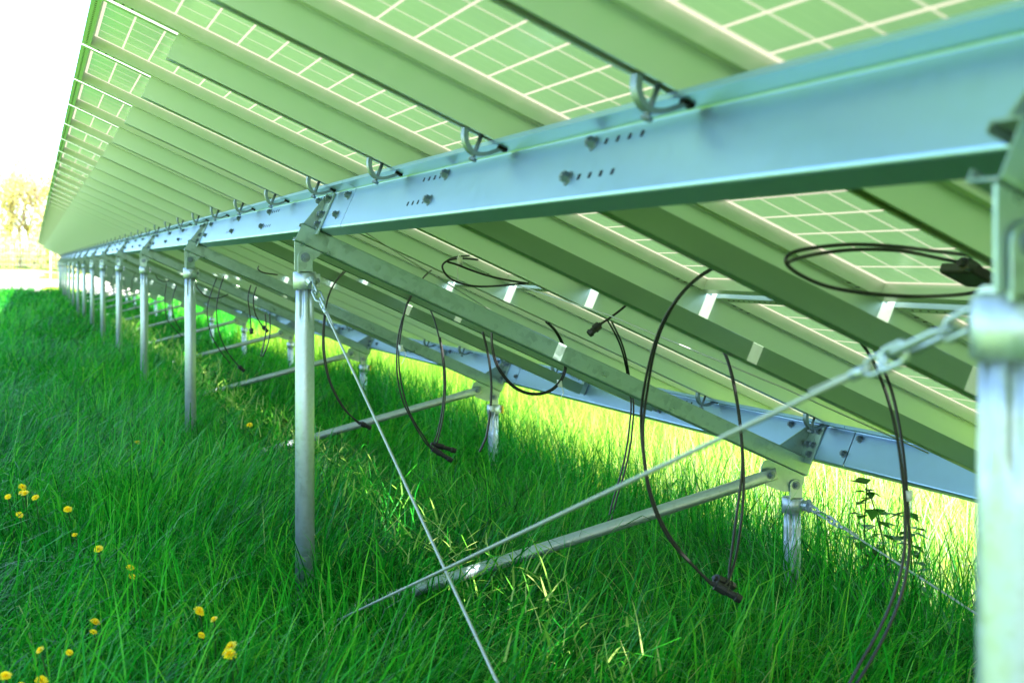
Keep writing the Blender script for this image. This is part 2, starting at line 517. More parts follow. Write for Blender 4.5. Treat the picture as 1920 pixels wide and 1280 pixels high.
# ------------------------------------------------------------------ stiffening beams between the purlins
def beam(s0):
    t = thing('stiffening_beam', uns(0.875, s0, -0.17), '', 'beam', 'dark beams between the purlins')
    b = MB(); th = 0.003; w = 0.045; a = s0; top, bot = -0.146, -0.194
    prof = [(a, bot), (a, top), (a + w, top), (a + w, top - th), (a + th, top - th), (a + th, bot + th), (a + w, bot + th), (a + w, bot)]
    b.prism(prof, 0.838, 2.588, lambda p, q, u: uns(u, p, q))
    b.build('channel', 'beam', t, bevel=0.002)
    e = MB(); e.box(2.590, 2.6125, a + 0.006, a + 0.040, -0.186, -0.116); e.build('end_cleat', 'galv', t)
    return t
b0 = None
i = 0
for n in range(1, 15):
    for off in (1.24, 2.095):
        i += 1
        lab = 'smooth dark aluminium beam spanning between purlins, %s from the camera' % ordinal(i)
        ss = P1 + BAY * (n - 1) + off
        if b0 is None: b0 = beam(ss); s_b0 = ss; b0['label'] = lab
        else: dup(b0, ss - s_b0, lab)

# ------------------------------------------------------------------ purlins
def arc(cx, cy, r, a0, a1, n=4):
    return [(cx + r * math.cos(math.radians(a0 + (a1 - a0) * i / n)), cy + r * math.sin(math.radians(a0 + (a1 - a0) * i / n))) for i in range(n + 1)]
def purlin(uw, sa, sb, which, lab, sn=None):
    t = thing('purlin', uns(uw, sa, -0.15), lab, 'purlin', '%s purlin sections' % which)
    th = 0.003; top, bot = -0.0931, -0.2160; r = 0.006
    # outline of the Z, going round: upper lip, top flange, web, bottom flange, lower lip
    out = [(uw - 0.044, top - 0.010), (uw - 0.044, top)]
    out += [(uw + th, top)]
    out += [(uw + th, bot + th), (uw + 0.044, bot + th), (uw + 0.044, bot + 0.010), (uw + 0.047, bot + 0.010), (uw + 0.047, bot)]
    out += arc(uw + r, bot + r, r, 270, 180)
    out += arc(uw - 0.004, top - th - 0.004, 0.004, 0, 90, 3)
    out += [(uw - 0.041, top - th), (uw - 0.041, top - 0.010)]
    b = MB(); b.prism(out, sa, sb - 0.006, lambda p, q, s: uns(p, s, q), cap=True)
    if sn is not None:
        b.cur = 1
        for c0, sg in ((2.055, 1), (1.17, -1)):
            for q in range(4):
                for dn, off in ((-0.118, 0), (-0.176, 0.06)):
                    s = sn + c0 + off + sg * (0.055 + 0.048 * q)
                    b.box(uw - 0.0008, uw - 0.0002, s - 0.0050, s + 0.0050, dn - 0.005, dn + 0.005)
    b.cur = 1; b.box(uw + 0.0035, uw + 0.0055, sb - 0.09, sb + 0.09, -0.211, -0.098)  # dark plate added behind the splice gap, standing for its shade
    b.build('z_profile', ['zinc', 'dark'], t)
    return t
def hexbolt(mb, u, s, n, r=0.0092):
    disc(mb, uns(u, s, n), -VU, r * 1.45, 0.002, 14)
    disc(mb, Vector(uns(u, s, n)) - VU * 0.002, -VU, r * 1.1, 0.010, 6)
    disc(mb, Vector(uns(u, s, n)) - VU * 0.012, -VU, r * 0.62, 0.003, 10)
def purlin_fittings(t, uw, sn):
    """bolts and slots of the section whose near end is sn - 0.355"""
    for ds, n in ((0.150, -0.118), (-0.30, -0.118), (-0.24, -0.176), (2.055, -0.118), (2.115, -0.176), (1.17, -0.118), (1.225, -0.176)):
        b = MB(); hexbolt(b, uw, sn + ds, n); b.build('bolt', 'bolt', t)
for uw, which, off in ((UF, 'front', 0.355), (UR, 'rear', 0.255)):
    first = None
    for n in range(0, 16):
        sn = P1 + BAY * (n - 1)
        if n == 0:
            purlin(uw, P1 - 3.0, P1 - off, which, '%s zinc purlin end passing over the nearest post' % which)
            continue
        if n == 15:
            t = purlin(uw, sn - off, 49.55, which, 'short last section of the %s zinc purlin at the far end' % which)
            continue
        lab = '%s Z-shaped zinc purlin section, %s from the camera' % (which, ordinal(n))
        if first is None:
            first = purlin(uw, sn - off, sn + BAY - off, which, lab, sn); purlin_fittings(first, uw, sn)
        else: dup(first, BAY * (n - 1), lab)
        if n == 14 and which == 'front':
            for ch in list(first.children):
                if ch.name.startswith('bolt') and abs(ch.data.vertices[0].co.y - (0.355 + 0.150)) < 0.03:
                    bpy.data.objects.remove(ch)

# ------------------------------------------------------------------ rafters with their brackets
def cleat(t, sn, uw, ext):
    a = MB(); a.box(uw - 0.0065, uw - 0.0005, sn - 0.075, sn + 0.012, -0.236, -0.101)
    lg = a.build('angle_bracket', 'galv', t, bevel=0.001)
    b = MB(); b.prism([(uw - ext, -0.2155), (uw - 0.007, -0.2155), (uw - 0.007, -0.104), (uw - 0.013, -0.104)], sn + 0.004, sn + 0.010, lambda p, q, s: uns(p, s, q))
    b.build('gusset', 'galv', lg)
    for s, n in ((sn - 0.018, -0.122), (sn - 0.050, -0.122), (sn - 0.050, -0.172), (sn - 0.018, -0.172), (sn - 0.050, -0.205)):
        m = MB(); hexbolt(m, uw - 0.0066, s, n, 0.0085); m.build('bolt', 'bolt', lg)
def rafter(sn, lab):
    t = thing('rafter', uns(0.775, sn, -0.245), lab, 'rafter', 'galvanized rafters across the row')
    a = sn - 0.030; th = 0.003; top, bot = -0.2168, -0.2750; w = 0.046
    prof = arc(a + 0.005, bot + 0.005, 0.005, 270, 180, 3) + arc(a + 0.005, top - 0.005, 0.005, 180, 90, 3)
    prof += [(a + w, top), (a + w, top - 0.012), (a + w - th, top - 0.012), (a + w - th, top - th), (a + th, top - th), (a + th, bot + th),
             (a + w - th, bot + th), (a + w - th, bot + 0.012), (a + w, bot + 0.012), (a + w, bot)]
    b = MB(); b.prism(prof, 0.7765, 2.6400, lambda p, q, u: uns(u, p, q))
    b.build('channel', 'galv', t)
    # front bracket plate below the channel (profile in X and Z)
    y = sn - 0.027
    f = MB(); f.prism([(0.740, 0.0745), (0.740, -0.0125), (0.7905, -0.0125), (0.792, 0.015), (0.819, 0.0365), (0.826, 0.0395)], y, y + 0.005, lambda p, q, s: T(p, s, q))
    f.build('front_bracket', 'galv', t)
    f = MB(); f.prism([(2.308, -0.6150), (2.290, -0.620), (2.281, -0.640), (2.278, -0.672), (2.300, -0.700), (2.361, -0.722), (2.425, -0.722), (2.438, -0.690), (2.440, -0.673)],
                      y, y + 0.005, lambda p, q, s: T(p, s, q))
    f.build('rear_bracket', 'galv', t)
    cleat(t, sn, UF, 0.042); cleat(t, sn, UR, 0.092)
    return t
rf = rafter(P1, 'galvanized rafter in the foreground at the picture edge, on the nearest posts')
for n in range(2, 16):
    dup(rf, BAY * (n - 1), 'mottled galvanized rafter on the %s pair of posts from the camera' % ordinal(n))

# ------------------------------------------------------------------ posts
def post(X, sn, zc0, depth, lug_dir, name, group):
    """tube with fluted head, clamp collar, tongue plate and bolt; zc0 = underside of the collar"""
    base = T(X, sn, zc0 - depth)
    t = thing(name, base, '', 'post', group)
    zt = base[2] + depth
    r = 0.0288
    p = MB()
    def flute(a, rr, z):
        d = zt - z
        k = max(0.0, min(1.0, (0.105 - d) / 0.03))
        return rr - k * 0.0085 * max(0, math.cos(6 * a)) ** 0.5 if math.cos(6 * a) > 0 else rr
    prof = [(r, base[2]), (r, zt - 0.30), (r, zt - 0.13)] + [(r, zt - 0.11 + 0.01 * i) for i in range(5)] + [(r - 0.001, zt - 0.05), (r - 0.0015, zt + 0.01)]
    p.lathe(X, sn, prof, 60, flute)
    p.build('tube', 'pipe', t)
    c = MB(); R = 0.0345; hh = 0.053
    c.lathe(X, sn, [(R - 0.004, zt - 0.0005), (R, zt + 0.002), (R, zt + hh - 0.002), (R - 0.003, zt + hh), (0.026, zt + hh + 0.001)], 36)
    col = c.build('collar', 'pipe', t)
    # the two flanges of the clamp with their bolt, and the eye for the guy chain
    f = MB()
    f.box(X + 0.026, X + 0.050, sn + 0.012, sn + 0.018, zc0 + 0.006, zc0 + hh - 0.006, lambda u, s, n: T(u, s, n))
    f.box(X + 0.026, X + 0.050, sn + 0.024, sn + 0.030, zc0 + 0.006, zc0 + hh - 0.006, lambda u, s, n: T(u, s, n))
    f.build('clamp_flange', 'pipe', col, bevel=0.002)
    bq = MB(); cc = T(X + 0.040, sn + 0.010, zc0 + hh / 2); disc(bq, cc, (0, -1, 0), 0.008, 0.007, 6); disc(bq, T(X + 0.040, sn + 0.031, zc0 + hh / 2), (0, 1, 0), 0.008, 0.007, 6)
    bq.build('clamp_bolt', 'bolt', col)
    # tongue plate with rounded top
    g = MB(); y = sn - 0.035; w = 0.0225; zb = zc0 + hh; zm = zb + 0.045
    prof2 = [(X - w - 0.004, zb - 0.004), (X + w - 0.004, zb - 0.004)] + [(X - 0.004 + w * math.cos(math.radians(a)), zm + 0.8 * w * math.sin(math.radians(a))) for a in range(0, 181, 20)]
    g.prism(prof2, y, y + 0.0055, lambda a, b, s: T(a, s, b))
    g.prism([(X - w, zb - 0.003), (X + w, zb - 0.003), (X + w, zb + 0.002), (X - w, zb + 0.002)], y, sn + 0.02, lambda a, b, s: T(a, s, b))
    tg = g.build('tongue_plate', 'galv', t, bevel=0.001)
    bb = MB(); q = T(X - 0.004, y, zm - 0.002)
    disc(bb, q, (0, -1, 0), 0.0145, 0.0025, 20); disc(bb, Vector(q) + Vector((0, -0.0025, 0)), (0, -1, 0), 0.0095, 0.008, 6); disc(bb, Vector(q) + Vector((0, -0.0105, 0)), (0, -1, 0), 0.005, 0.005, 10)
    bb.build('bolt', 'bolt', tg)
    return t
fp = post(XF, P1, -0.0691, 1.25, 1, 'front_post', 'tall front posts along the row')
fp['label'] = 'nearest galvanized front post, tall and out of focus at the picture edge'
rp = post(XR, P1, -0.7975, 0.75, 1, 'rear_post', 'short rear posts along the row')
rp['label'] = 'short rear post on the same frame as the nearest tall post'
for n in range(2, 16):
    q = dup(fp, BAY * (n - 1), 'tall galvanized front post, %s counting from the camera' % ordinal(n))
    if n > 2: q.rotation_euler = (random.uniform(-0.004, 0.004), random.uniform(-0.004, 0.004), random.uniform(-0.3, 0.3))
    q = dup(rp, BAY * (n - 1), 'short galvanized rear post under the low beam, %s from the camera' % ordinal(n))
# yellow caps on the clamps of two rear posts
for n in (3, 4):
    sn = P1 + BAY * (n - 1)
    y = MB(); y.box(XR + 0.051, XR + 0.064, sn + 0.008, sn + 0.034, -0.795, -0.752, lambda u, s, nn: T(u, s, nn))
    tag(y.build('plastic_cap', 'yellow', base=T(XR + 0.057, sn + 0.02, -0.773), bevel=0.003), 'yellow plastic cap on the clamp of the %s rear post' % ordinal(n), 'cap', 'yellow caps on rear clamps')

# ------------------------------------------------------------------ diagonal braces
def brace(sn):
    a, b = Vector(T(2.304, sn - 0.046, -0.664)), Vector(T(0.93, sn - 0.046, -1.022))
    t = thing('diagonal_brace', tuple(b), '', 'brace', 'slanting tubular braces in the grass')
    d = (b - a).normalized(); m = MB()
    up = Vector((0, 1, 0)); side = d.cross(up).normalized()
    seg = 20; L_ = (b - a).length
    secs = [(0.0, 0.005, 0.020), (0.045, 0.005, 0.020), (0.075, 0.007, 0.022), (0.13, 0.017, 0.0205), (0.16, 0.0195, 0.0195), (0.5, 0.0195, 0.0195), (L_ + 0.12, 0.0195, 0.0195)]
    o = len(m.v)
    for x, ry, rs in secs:
        for k in range(seg):
            q = 2 * math.pi * k / seg
            m.v.append(tuple(a + d * (x - 0.022) + up * (ry * math.cos(q)) + side * (rs * math.sin(q))))
    for i in range(len(secs) - 1):
        for k in range(seg):
            k2 = (k + 1) % seg; m.face((o + i * seg + k, o + i * seg + k2, o + (i + 1) * seg + k2, o + (i + 1) * seg + k), True)
    m.face(tuple(range(o, o + seg)))
    m.build('tube', 'pipe', t)
    bb = MB(); c = a + Vector((0, -0.0055, 0)); disc(bb, c, (0, -1, 0), 0.0135, 0.0025, 18); disc(bb, c + Vector((0, -0.0025, 0)), (0, -1, 0), 0.0095, 0.008, 6); disc(bb, c + Vector((0, -0.0105, 0)), (0, -1, 0), 0.005, 0.006, 10)
    bb.build('bolt', 'bolt', t)
    return t
br = brace(P1); br['label'] = 'slanting tubular brace on the frame of the nearest posts'
for n in range(2, 16):
    dup(br, BAY * (n - 1), 'slanting tubular brace running into grass, %s from the camera' % ordinal(n))

# ------------------------------------------------------------------ guy wires with shackles
def link(mb, a, b, width, r, roll):
    """oval chain link from a to b"""
    a, b = Vector(a), Vector(b); d = (b - a); L_ = d.length; d.normalize()
    e = d.cross(Vector((1, 0, 0)))
    if e.length < 0.1: e = d.cross(Vector((0, 0, 1)))
    e.normalize(); e2 = d.cross(e); w = e * math.cos(roll) + e2 * math.sin(roll)
    h = width / 2; pts = []
    for i in range(9):
        q = math.pi * (i / 8 - 0.5); pts.append(b - d * h + d * (h * math.cos(q)) + w * (h * math.sin(q)))
    for i in range(9):
        q = math.pi * (i / 8 + 0.5); pts.append(a + d * h + d * (h * math.cos(q)) + w * (h * math.sin(q)))
    mb.ring(pts, r, 8)
def guy(a, chain, end, lab, lug):
    """a: clamp eye; chain: length of the chain; end: where the wire meets the turf"""
    A, E = Vector(a), Vector(end); d = (E - A).normalized()
    t = thing('guy_wire', tuple(A), lab, 'guy wire', 'bracing wires between posts')
    e = MB(); e.ring([A + Vector((0, 0, 0)) + Vector((0, math.cos(q) * 0.013, math.sin(q) * 0.013)) for q in [2 * math.pi * i / 14 for i in range(14)]], 0.0045, 8)
    e.build('eye', 'pipe', t)
    pl = MB()
    pl.tube([(a[0] - 0.003, a[1], a[2]), (a[0] + 0.003, a[1], a[2])], 0.022, 18, True, False)
    q = Vector(lug[:3]); pl.tube([A, q], [0.016, 0.020], 12, True, False)
    pl.build('eye_plate', 'pipe', t)
    x = 0.006
    for i, (L_, w, roll) in enumerate(((0.062, 0.020, 0.2), (0.088, 0.026, 1.5), (0.046, 0.020, 0.1))):
        m = MB(); link(m, A + d * x, A + d * (x + L_), w, 0.0036, roll); m.build('chain_link', 'pipe', t)
        x += L_ - 0.012
    m = MB(); m.ring([A + d * (x + 0.022 - 0.020 * math.cos(q)) + d.cross(Vector((1, 0, 0))).normalized() * (0.009 * math.sin(q)) for q in [2 * math.pi * i / 14 for i in range(14)]], 0.0026, 6)
    m.build('thimble', 'pipe', t)
    m = MB(); m.tube([A + d * (x + 0.040), A + d * (x + 0.066)], 0.0060, 10); m.build('ferrule', 'pipe', t)
    m = MB(); m.tube([A + d * (x + 0.03), A + d * (x + 0.07), E], 0.0032, 8)
    m.tube([A + d * (x + 0.064) + Vector((0.003, 0, 0.004)), A + d * (x + 0.16) + Vector((0.002, 0, 0.006))], 0.002, 6)
    m.build('wire', 'wire', t)
s2 = P1 + BAY
guy(T(0.782, P1 + 0.042, -0.030), 0.2, T(0.775, s2 - 0.10, -1.075), 'wire with chain from the nearest post, sloping down to the next post foot', T(XF, P1 + 0.030, -0.0426))
guy(T(0.792, s2 - 0.040, -0.052), 0.2, T(0.800, P1 + 0.15, -1.26), 'wire with chain from the second post, crossing down to the bottom edge', T(XF + 0.012, s2 - 0.030, -0.0426))
guy(T(2.446, s2 - 0.045, -0.770), 0.2, T(2.420, P1 + 1.1, -1.12), 'wire with chain from a short rear post into sunny grass', T(XR + 0.028, s2 - 0.018, -0.771))

CABLES = {
 'A1': [(1.419,2.95,0.017),(1.369,2.95,-0.01),(1.318,2.95,-0.058),(1.297,3.0,-0.129),(1.29,3.05,-0.226),(1.297,3.1,-0.325),(1.304,3.1,-0.421),(1.323,3.1,-0.517),(1.366,3.1,-0.603),(1.432,3.1,-0.673),(1.492,3.1,-0.721),(1.551,3.15,-0.682),(1.595,3.2,-0.593),(1.602,3.2,-0.492),(1.594,3.2,-0.365),(1.574,3.2,-0.251),(1.575,3.25,-0.185)],
 'A2': [(1.428,2.98,0.014),(1.37,2.98,-0.022),(1.322,2.98,-0.075),(1.301,3.02,-0.154),(1.304,3.08,-0.264),(1.302,3.1,-0.361),(1.311,3.1,-0.457),(1.34,3.1,-0.548),(1.386,3.1,-0.622),(1.455,3.1,-0.694),(1.508,3.1,-0.729),(1.541,3.15,-0.684),(1.584,3.2,-0.567),(1.598,3.2,-0.454),(1.587,3.2,-0.327),(1.565,3.2,-0.226),(1.571,3.25,-0.185)],
 'B1': [(1.507,2.55,-0.112),(1.546,2.55,-0.156),(1.578,2.55,-0.219),(1.603,2.55,-0.297),(1.618,2.55,-0.381),(1.626,2.55,-0.465),(1.623,2.55,-0.549),(1.603,2.55,-0.621),(1.568,2.55,-0.692),(1.525,2.55,-0.756),(1.5,2.55,-0.796)],
 'B2': [(1.578,2.6,-0.133),(1.607,2.6,-0.186),(1.629,2.6,-0.239),(1.634,2.58,-0.312),(1.632,2.56,-0.383),(1.639,2.56,-0.467),(1.641,2.56,-0.551),(1.624,2.56,-0.629),(1.59,2.56,-0.701),(1.547,2.56,-0.766),(1.517,2.56,-0.805)],
 'C1': [(1.541,2.2,0.034),(1.434,2.15,0.039),(1.321,2.1,0.045),(1.244,2.1,0.047),(1.177,2.1,0.041),(1.135,2.1,0.032),(1.124,2.1,0.018),(1.144,2.1,0.0),(1.196,2.1,-0.02),(1.273,2.1,-0.031),(1.361,2.1,-0.035),(1.475,2.15,-0.032),(1.517,2.15,-0.025)],
 'C2': [(1.582,2.25,0.018),(1.478,2.2,0.027),(1.363,2.15,0.039),(1.283,2.15,0.04),(1.215,2.15,0.033),(1.15,2.12,0.022),(1.126,2.1,0.015)],
 'D1': [(1.359,4.6,0.029),(1.297,4.55,0.032),(1.239,4.5,0.027),(1.216,4.5,0.012),(1.218,4.5,-0.008),(1.239,4.5,-0.031),(1.277,4.5,-0.047),(1.329,4.5,-0.055),(1.416,4.55,-0.053),(1.529,4.6,-0.044)],
 'D2': [(1.335,4.62,0.042),(1.267,4.55,0.035),(1.23,4.5,0.022),(1.259,4.5,0.013),(1.306,4.5,-0.004),(1.359,4.5,-0.02),(1.44,4.55,-0.034),(1.529,4.6,-0.045)],
 'E1': [(1.545,5.9,-0.009),(1.486,5.8,-0.039),(1.381,5.6,-0.121),(1.353,5.6,-0.191),(1.334,5.6,-0.273),(1.329,5.6,-0.356),(1.333,5.6,-0.425),(1.352,5.6,-0.508),(1.381,5.6,-0.57),(1.416,5.6,-0.633),(1.459,5.6,-0.689),(1.501,5.65,-0.654),(1.535,5.7,-0.568),(1.544,5.7,-0.476),(1.541,5.7,-0.384),(1.528,5.7,-0.292),(1.52,5.75,-0.209),(1.515,5.8,-0.168)],
 'E2': [(1.543,5.92,-0.014),(1.491,5.85,-0.049),(1.388,5.65,-0.126),(1.372,5.65,-0.178),(1.356,5.65,-0.262),(1.349,5.65,-0.345),(1.357,5.65,-0.436),(1.379,5.65,-0.526),(1.407,5.65,-0.589),(1.443,5.65,-0.646),(1.487,5.65,-0.703),(1.526,5.7,-0.653),(1.55,5.72,-0.556),(1.556,5.72,-0.464),(1.551,5.72,-0.372),(1.542,5.75,-0.274)],
 'F1': [(1.315,6.5,-0.018),(1.255,6.4,-0.056),(1.202,6.3,-0.116),(1.162,6.2,-0.197),(1.154,6.2,-0.287),(1.157,6.2,-0.37),(1.175,6.2,-0.46),(1.206,6.2,-0.535),(1.25,6.2,-0.604),(1.315,6.2,-0.659)],
 'F2': [(1.314,6.55,-0.018),(1.254,6.45,-0.068),(1.204,6.35,-0.133),(1.174,6.25,-0.214),(1.169,6.25,-0.297),(1.174,6.25,-0.38),(1.192,6.25,-0.471),(1.225,6.25,-0.547),(1.268,6.25,-0.613),(1.322,6.25,-0.669)],
 'G1': [(1.529,5.0,-0.207),(1.531,5.0,-0.269),(1.546,5.0,-0.326),(1.572,5.0,-0.37),(1.612,5.0,-0.411),(1.661,5.0,-0.433),(1.708,5.0,-0.436),(1.749,5.0,-0.422),(1.782,5.0,-0.391),(1.799,5.0,-0.347),(1.781,4.95,-0.293),(1.747,4.9,-0.246),(1.706,4.85,-0.206),(1.659,4.8,-0.177)],
 'G2': [(1.535,5.03,-0.208),(1.537,5.03,-0.271),(1.55,5.03,-0.329),(1.577,5.03,-0.375),(1.618,5.03,-0.418),(1.67,5.03,-0.441),(1.721,5.03,-0.443),(1.763,5.03,-0.429),(1.797,5.03,-0.397),(1.815,5.03,-0.352),(1.793,4.97,-0.294),(1.753,4.9,-0.247),(1.714,4.85,-0.21),(1.669,4.8,-0.18)],
 'H1': [(1.525,5.1,-0.224),(1.541,5.1,-0.288),(1.552,5.1,-0.352),(1.557,5.1,-0.416),(1.555,5.1,-0.479),(1.549,5.1,-0.537),(1.539,5.1,-0.594),(1.526,5.1,-0.626),(1.513,5.1,-0.651)],
 'J1': [(1.532,3.75,-0.087),(1.511,3.75,-0.104),(1.48,3.75,-0.126),(1.452,3.75,-0.143),(1.428,3.75,-0.162)],
 'J2': [(1.803,4.6,-0.16),(1.865,4.7,-0.2),(1.907,4.75,-0.245),(1.944,4.8,-0.297),(1.978,4.85,-0.363),(2.009,4.9,-0.43),(2.012,4.9,-0.487),(2.005,4.9,-0.557),(1.996,4.9,-0.62),(1.976,4.9,-0.708),(1.944,4.9,-0.808),(1.914,4.9,-0.927)],
 'J3': [(1.819,4.6,-0.166),(1.878,4.7,-0.206),(1.918,4.75,-0.251),(1.953,4.8,-0.303),(1.985,4.85,-0.369),(2.017,4.9,-0.43),(2.022,4.9,-0.487),(2.017,4.9,-0.557),(2.009,4.9,-0.62),(1.988,4.9,-0.708),(1.956,4.9,-0.808),(1.925,4.9,-0.927)],
 'L1': [(0.993,8.6,-0.072),(0.963,8.6,-0.154),(0.941,8.6,-0.235),(0.943,8.6,-0.317),(0.968,8.6,-0.408),(1.008,8.6,-0.48),(1.068,8.6,-0.559)],
 'L2': [(0.997,8.3,-0.059),(0.973,8.3,-0.138),(0.958,8.3,-0.227),(0.961,8.3,-0.315),(0.982,8.3,-0.404),(1.021,8.3,-0.483),(1.08,8.3,-0.557)],
 'L3': [(0.928,9.2,-0.079),(0.95,9.2,-0.144),(1.009,9.2,-0.192),(1.073,9.2,-0.199),(1.132,9.2,-0.175)],
 'L4': [(0.872,10.5,-0.129),(0.86,10.5,-0.24),(0.872,10.5,-0.363),(0.92,10.5,-0.437),(0.98,10.5,-0.498)],
 'L5': [(0.912,10.2,-0.136),(0.888,10.2,-0.221),(0.884,10.2,-0.304),(0.905,10.2,-0.376),(0.941,10.2,-0.436)],
 'L6': [(1.048,7.6,-0.098),(1.034,7.6,-0.162),(1.043,7.6,-0.243),(1.049,7.6,-0.316)],
 'L7': [(1.061,7.5,-0.105),(1.047,7.5,-0.168),(1.056,7.5,-0.24),(1.092,7.5,-0.302)],
 'L8': [(1.076,7.3,-0.233),(1.08,7.3,-0.303),(1.071,7.3,-0.373),(1.054,7.3,-0.443)],
 'L9': [(1.082,7.2,-0.23),(1.085,7.2,-0.307),(1.074,7.2,-0.376),(1.048,7.2,-0.437)],
 'M1': [(1.002,7.0,-0.002),(0.984,6.9,-0.015),(1.009,6.9,-0.031),(1.075,6.9,-0.04)],
 'M2': [(0.876,11.5,-0.075),(0.889,11.5,-0.108),(0.935,11.5,-0.128),(0.975,11.5,-0.121)],
}
FLOWERS= [(0.384, 3.108), (0.38, 3.346), (0.359, 3.456), (0.349, 3.314), (0.401, 3.218), (0.249, 4.156), (0.246, 4.039), (0.124, 3.387), (0.071, 3.271), (0.012, 3.162), (0.014, 3.099), (-0.024, 3.06), (-0.052, 3.017), (0.006, 5.288), (-0.039, 5.709), (-0.041, 5.484), (-0.028, 5.431), (-0.082, 5.273), (0.108, 5.172), (-0.044, 5.138), (0.169, 4.245), (0.115, 4.578), (1.029, 7.511), (0.46, 7.137), (0.131, 3.488)]

# ------------------------------------------------------------------ hanging cables
def cable_thing(keys, lab, plugs=(), ties=(), rad=0.0033):
    base = T(*CABLES[keys[0]][0])
    t = thing('cable', base, lab, 'cable', 'black cables hanging under the panels')
    for k in keys:
        b = MB(); b.tube(smooth_path([T(*p) for p in CABLES[k]], 5), rad, 7); b.build('cable_strand', 'black', t)
    for a, b_ in plugs:
        A, B = Vector(T(*a)), Vector(T(*b_)); d = B - A
        m = MB(); m.tube([A, A + d * 0.12, A + d * 0.13, A + d * 0.5, A + d * 0.52, A + d * 0.8, A + d * 0.82, B],
                         [0.0055, 0.0070, 0.0115, 0.0120, 0.0090, 0.0090, 0.0115, 0.0095], 10, True, False)
        m.build('plug', 'black', t)
    for c, d, L_ in ties:
        c = Vector(T(*c)); d = Vector(d).normalized()
        m = MB(); w = d.orthogonal().normalized()
        m.ring([c + (w * math.cos(q) + d.cross(w) * math.sin(q)) * 0.0085 for q in [2 * math.pi * i / 10 for i in range(10)]], 0.002, 5)
        m.tube([c + w * 0.008, c + w * (0.008 + L_ * 0.5) + Vector((0, 0, -L_ * 0.5)), c + w * 0.012 + Vector((0, 0, -L_))], 0.0018, 5)
        m.tube([c, c + Vector((0.004, 0, -L_ * 0.35))], [0.0095, 0.008], 8); m.build('cable_tie', 'white', t)
    return t
cable_thing(['A1', 'A2'], 'large double black cable loop, biggest and nearest the middle, ending in a plug', [((1.47, 3.1, -0.707), (1.535, 3.08, -0.745)), ((1.485, 3.12, -0.70), (1.545, 3.14, -0.728))])
cable_thing(['B1', 'B2'], 'double black cable sweeping down beside the nearest post, tied with white clip', [], [((1.634, 2.555, -0.425), (0.05, 0, 1), 0.05)])
cable_thing(['C1', 'C2'], 'black cable coil lying flat under panels beside the nearest post', [((1.50, 2.19, 0.022), (1.60, 2.24, 0.010))])
cable_thing(['D1', 'D2'], 'small flat oval coil of black cable tied under the panels', [], [((1.275, 4.52, 0.036), (1, 0, 0), 0.09)])
cable_thing(['E1', 'E2'], 'double black loop hanging behind the second rafter, tail in grass', [((1.46, 5.6, -0.690), (1.545, 5.58, -0.745)), ((1.47, 5.62, -0.68), (1.57, 5.62, -0.712))], [((1.351, 5.63, -0.30), (0, 0, 1), 0.07)])
cable_thing(['F1', 'F2'], 'double black cable curving beside the second post, ending at the brace', [((1.31, 6.2, -0.655), (1.36, 6.2, -0.68))])
cable_thing(['G1', 'G2'], 'wide U-shaped black cable loop hanging below the second rafter', [], [((1.782, 5.01, -0.395), (0.5, 0, 1), 0.06)])
cable_thing(['H1'], 'single black cable hanging straight before the low beam', [], [((1.555, 5.1, -0.49), (0, 0, 1), 0.05)], 0.0045)
cable_thing(['J1'], 'short black lead with plug hanging under the second stiffening beam', [((1.452, 3.75, -0.143), (1.418, 3.75, -0.171))])
cable_thing(['J2', 'J3'], 'pair of black cables dropping past the rafter middle into deep shade')
cable_thing(['L1'], 'thin black cable behind the third post, first of the far loops')
cable_thing(['L2'], 'black cable with dangling plug right of the third post', [((1.075, 8.3, -0.552), (1.11, 8.3, -0.582))])
cable_thing(['L3'], 'shallow black cable swag just right of the third post')
cable_thing(['L4', 'L5'], 'two far black cables hanging left of the third post')
cable_thing(['L6', 'L7'], 'pair of short black leads under the third rafter', [((1.092, 7.5, -0.30), (1.118, 7.5, -0.330)), ((1.049, 7.6, -0.315), (1.052, 7.6, -0.345))])
cable_thing(['L8', 'L9'], 'pair of slim black cables left of the second post, reaching the grass')
cable_thing(['M1'], 'small black cable curl above the third rafter')
cable_thing(['M2'], 'tiny black cable swag beyond the fourth post')
# hanging loops repeated further along the row
far = bpy.data.objects['cable']
for i, (n, kx) in enumerate(((6, 'F1'), (7, 'L1'), (8, 'F1'), (9, 'L1'), (11, 'F1'))):
    P = CABLES[kx]; y0 = P[0][1]; sn = P1 + BAY * (n - 1) + 1.2
    CABLES['far%d' % i] = [(x + 0.15 * ((i * 7) % 3), sn + (y - y0), z) for x, y, z in P]
    cable_thing(['far%d' % i], 'thin black cable hanging in shade beyond the %s front post' % ordinal(n))

# thin stay wires under the table
def stay(pts, lab):
    m = MB(); m.tube([uns(u, s, n) for u, s, n in pts], 0.0022, 6)
    tag(m.build('stay_wire', 'wire', base=uns(*pts[0])), lab, 'stay wire', 'thin stay wires under the table')
stay([(0.94, 4.70, -0.125), (1.216, 4.964, -0.125), (1.70, 5.39, -0.125)], 'thin dark stay wire running diagonally under panels behind second rafter')
stay([(1.30, 3.90, -0.175), (1.48, 3.63, -0.175), (1.93, 3.43, -0.175), (2.34, 3.36, -0.175)], 'thin bright stay wire beside the second stiffening beam')

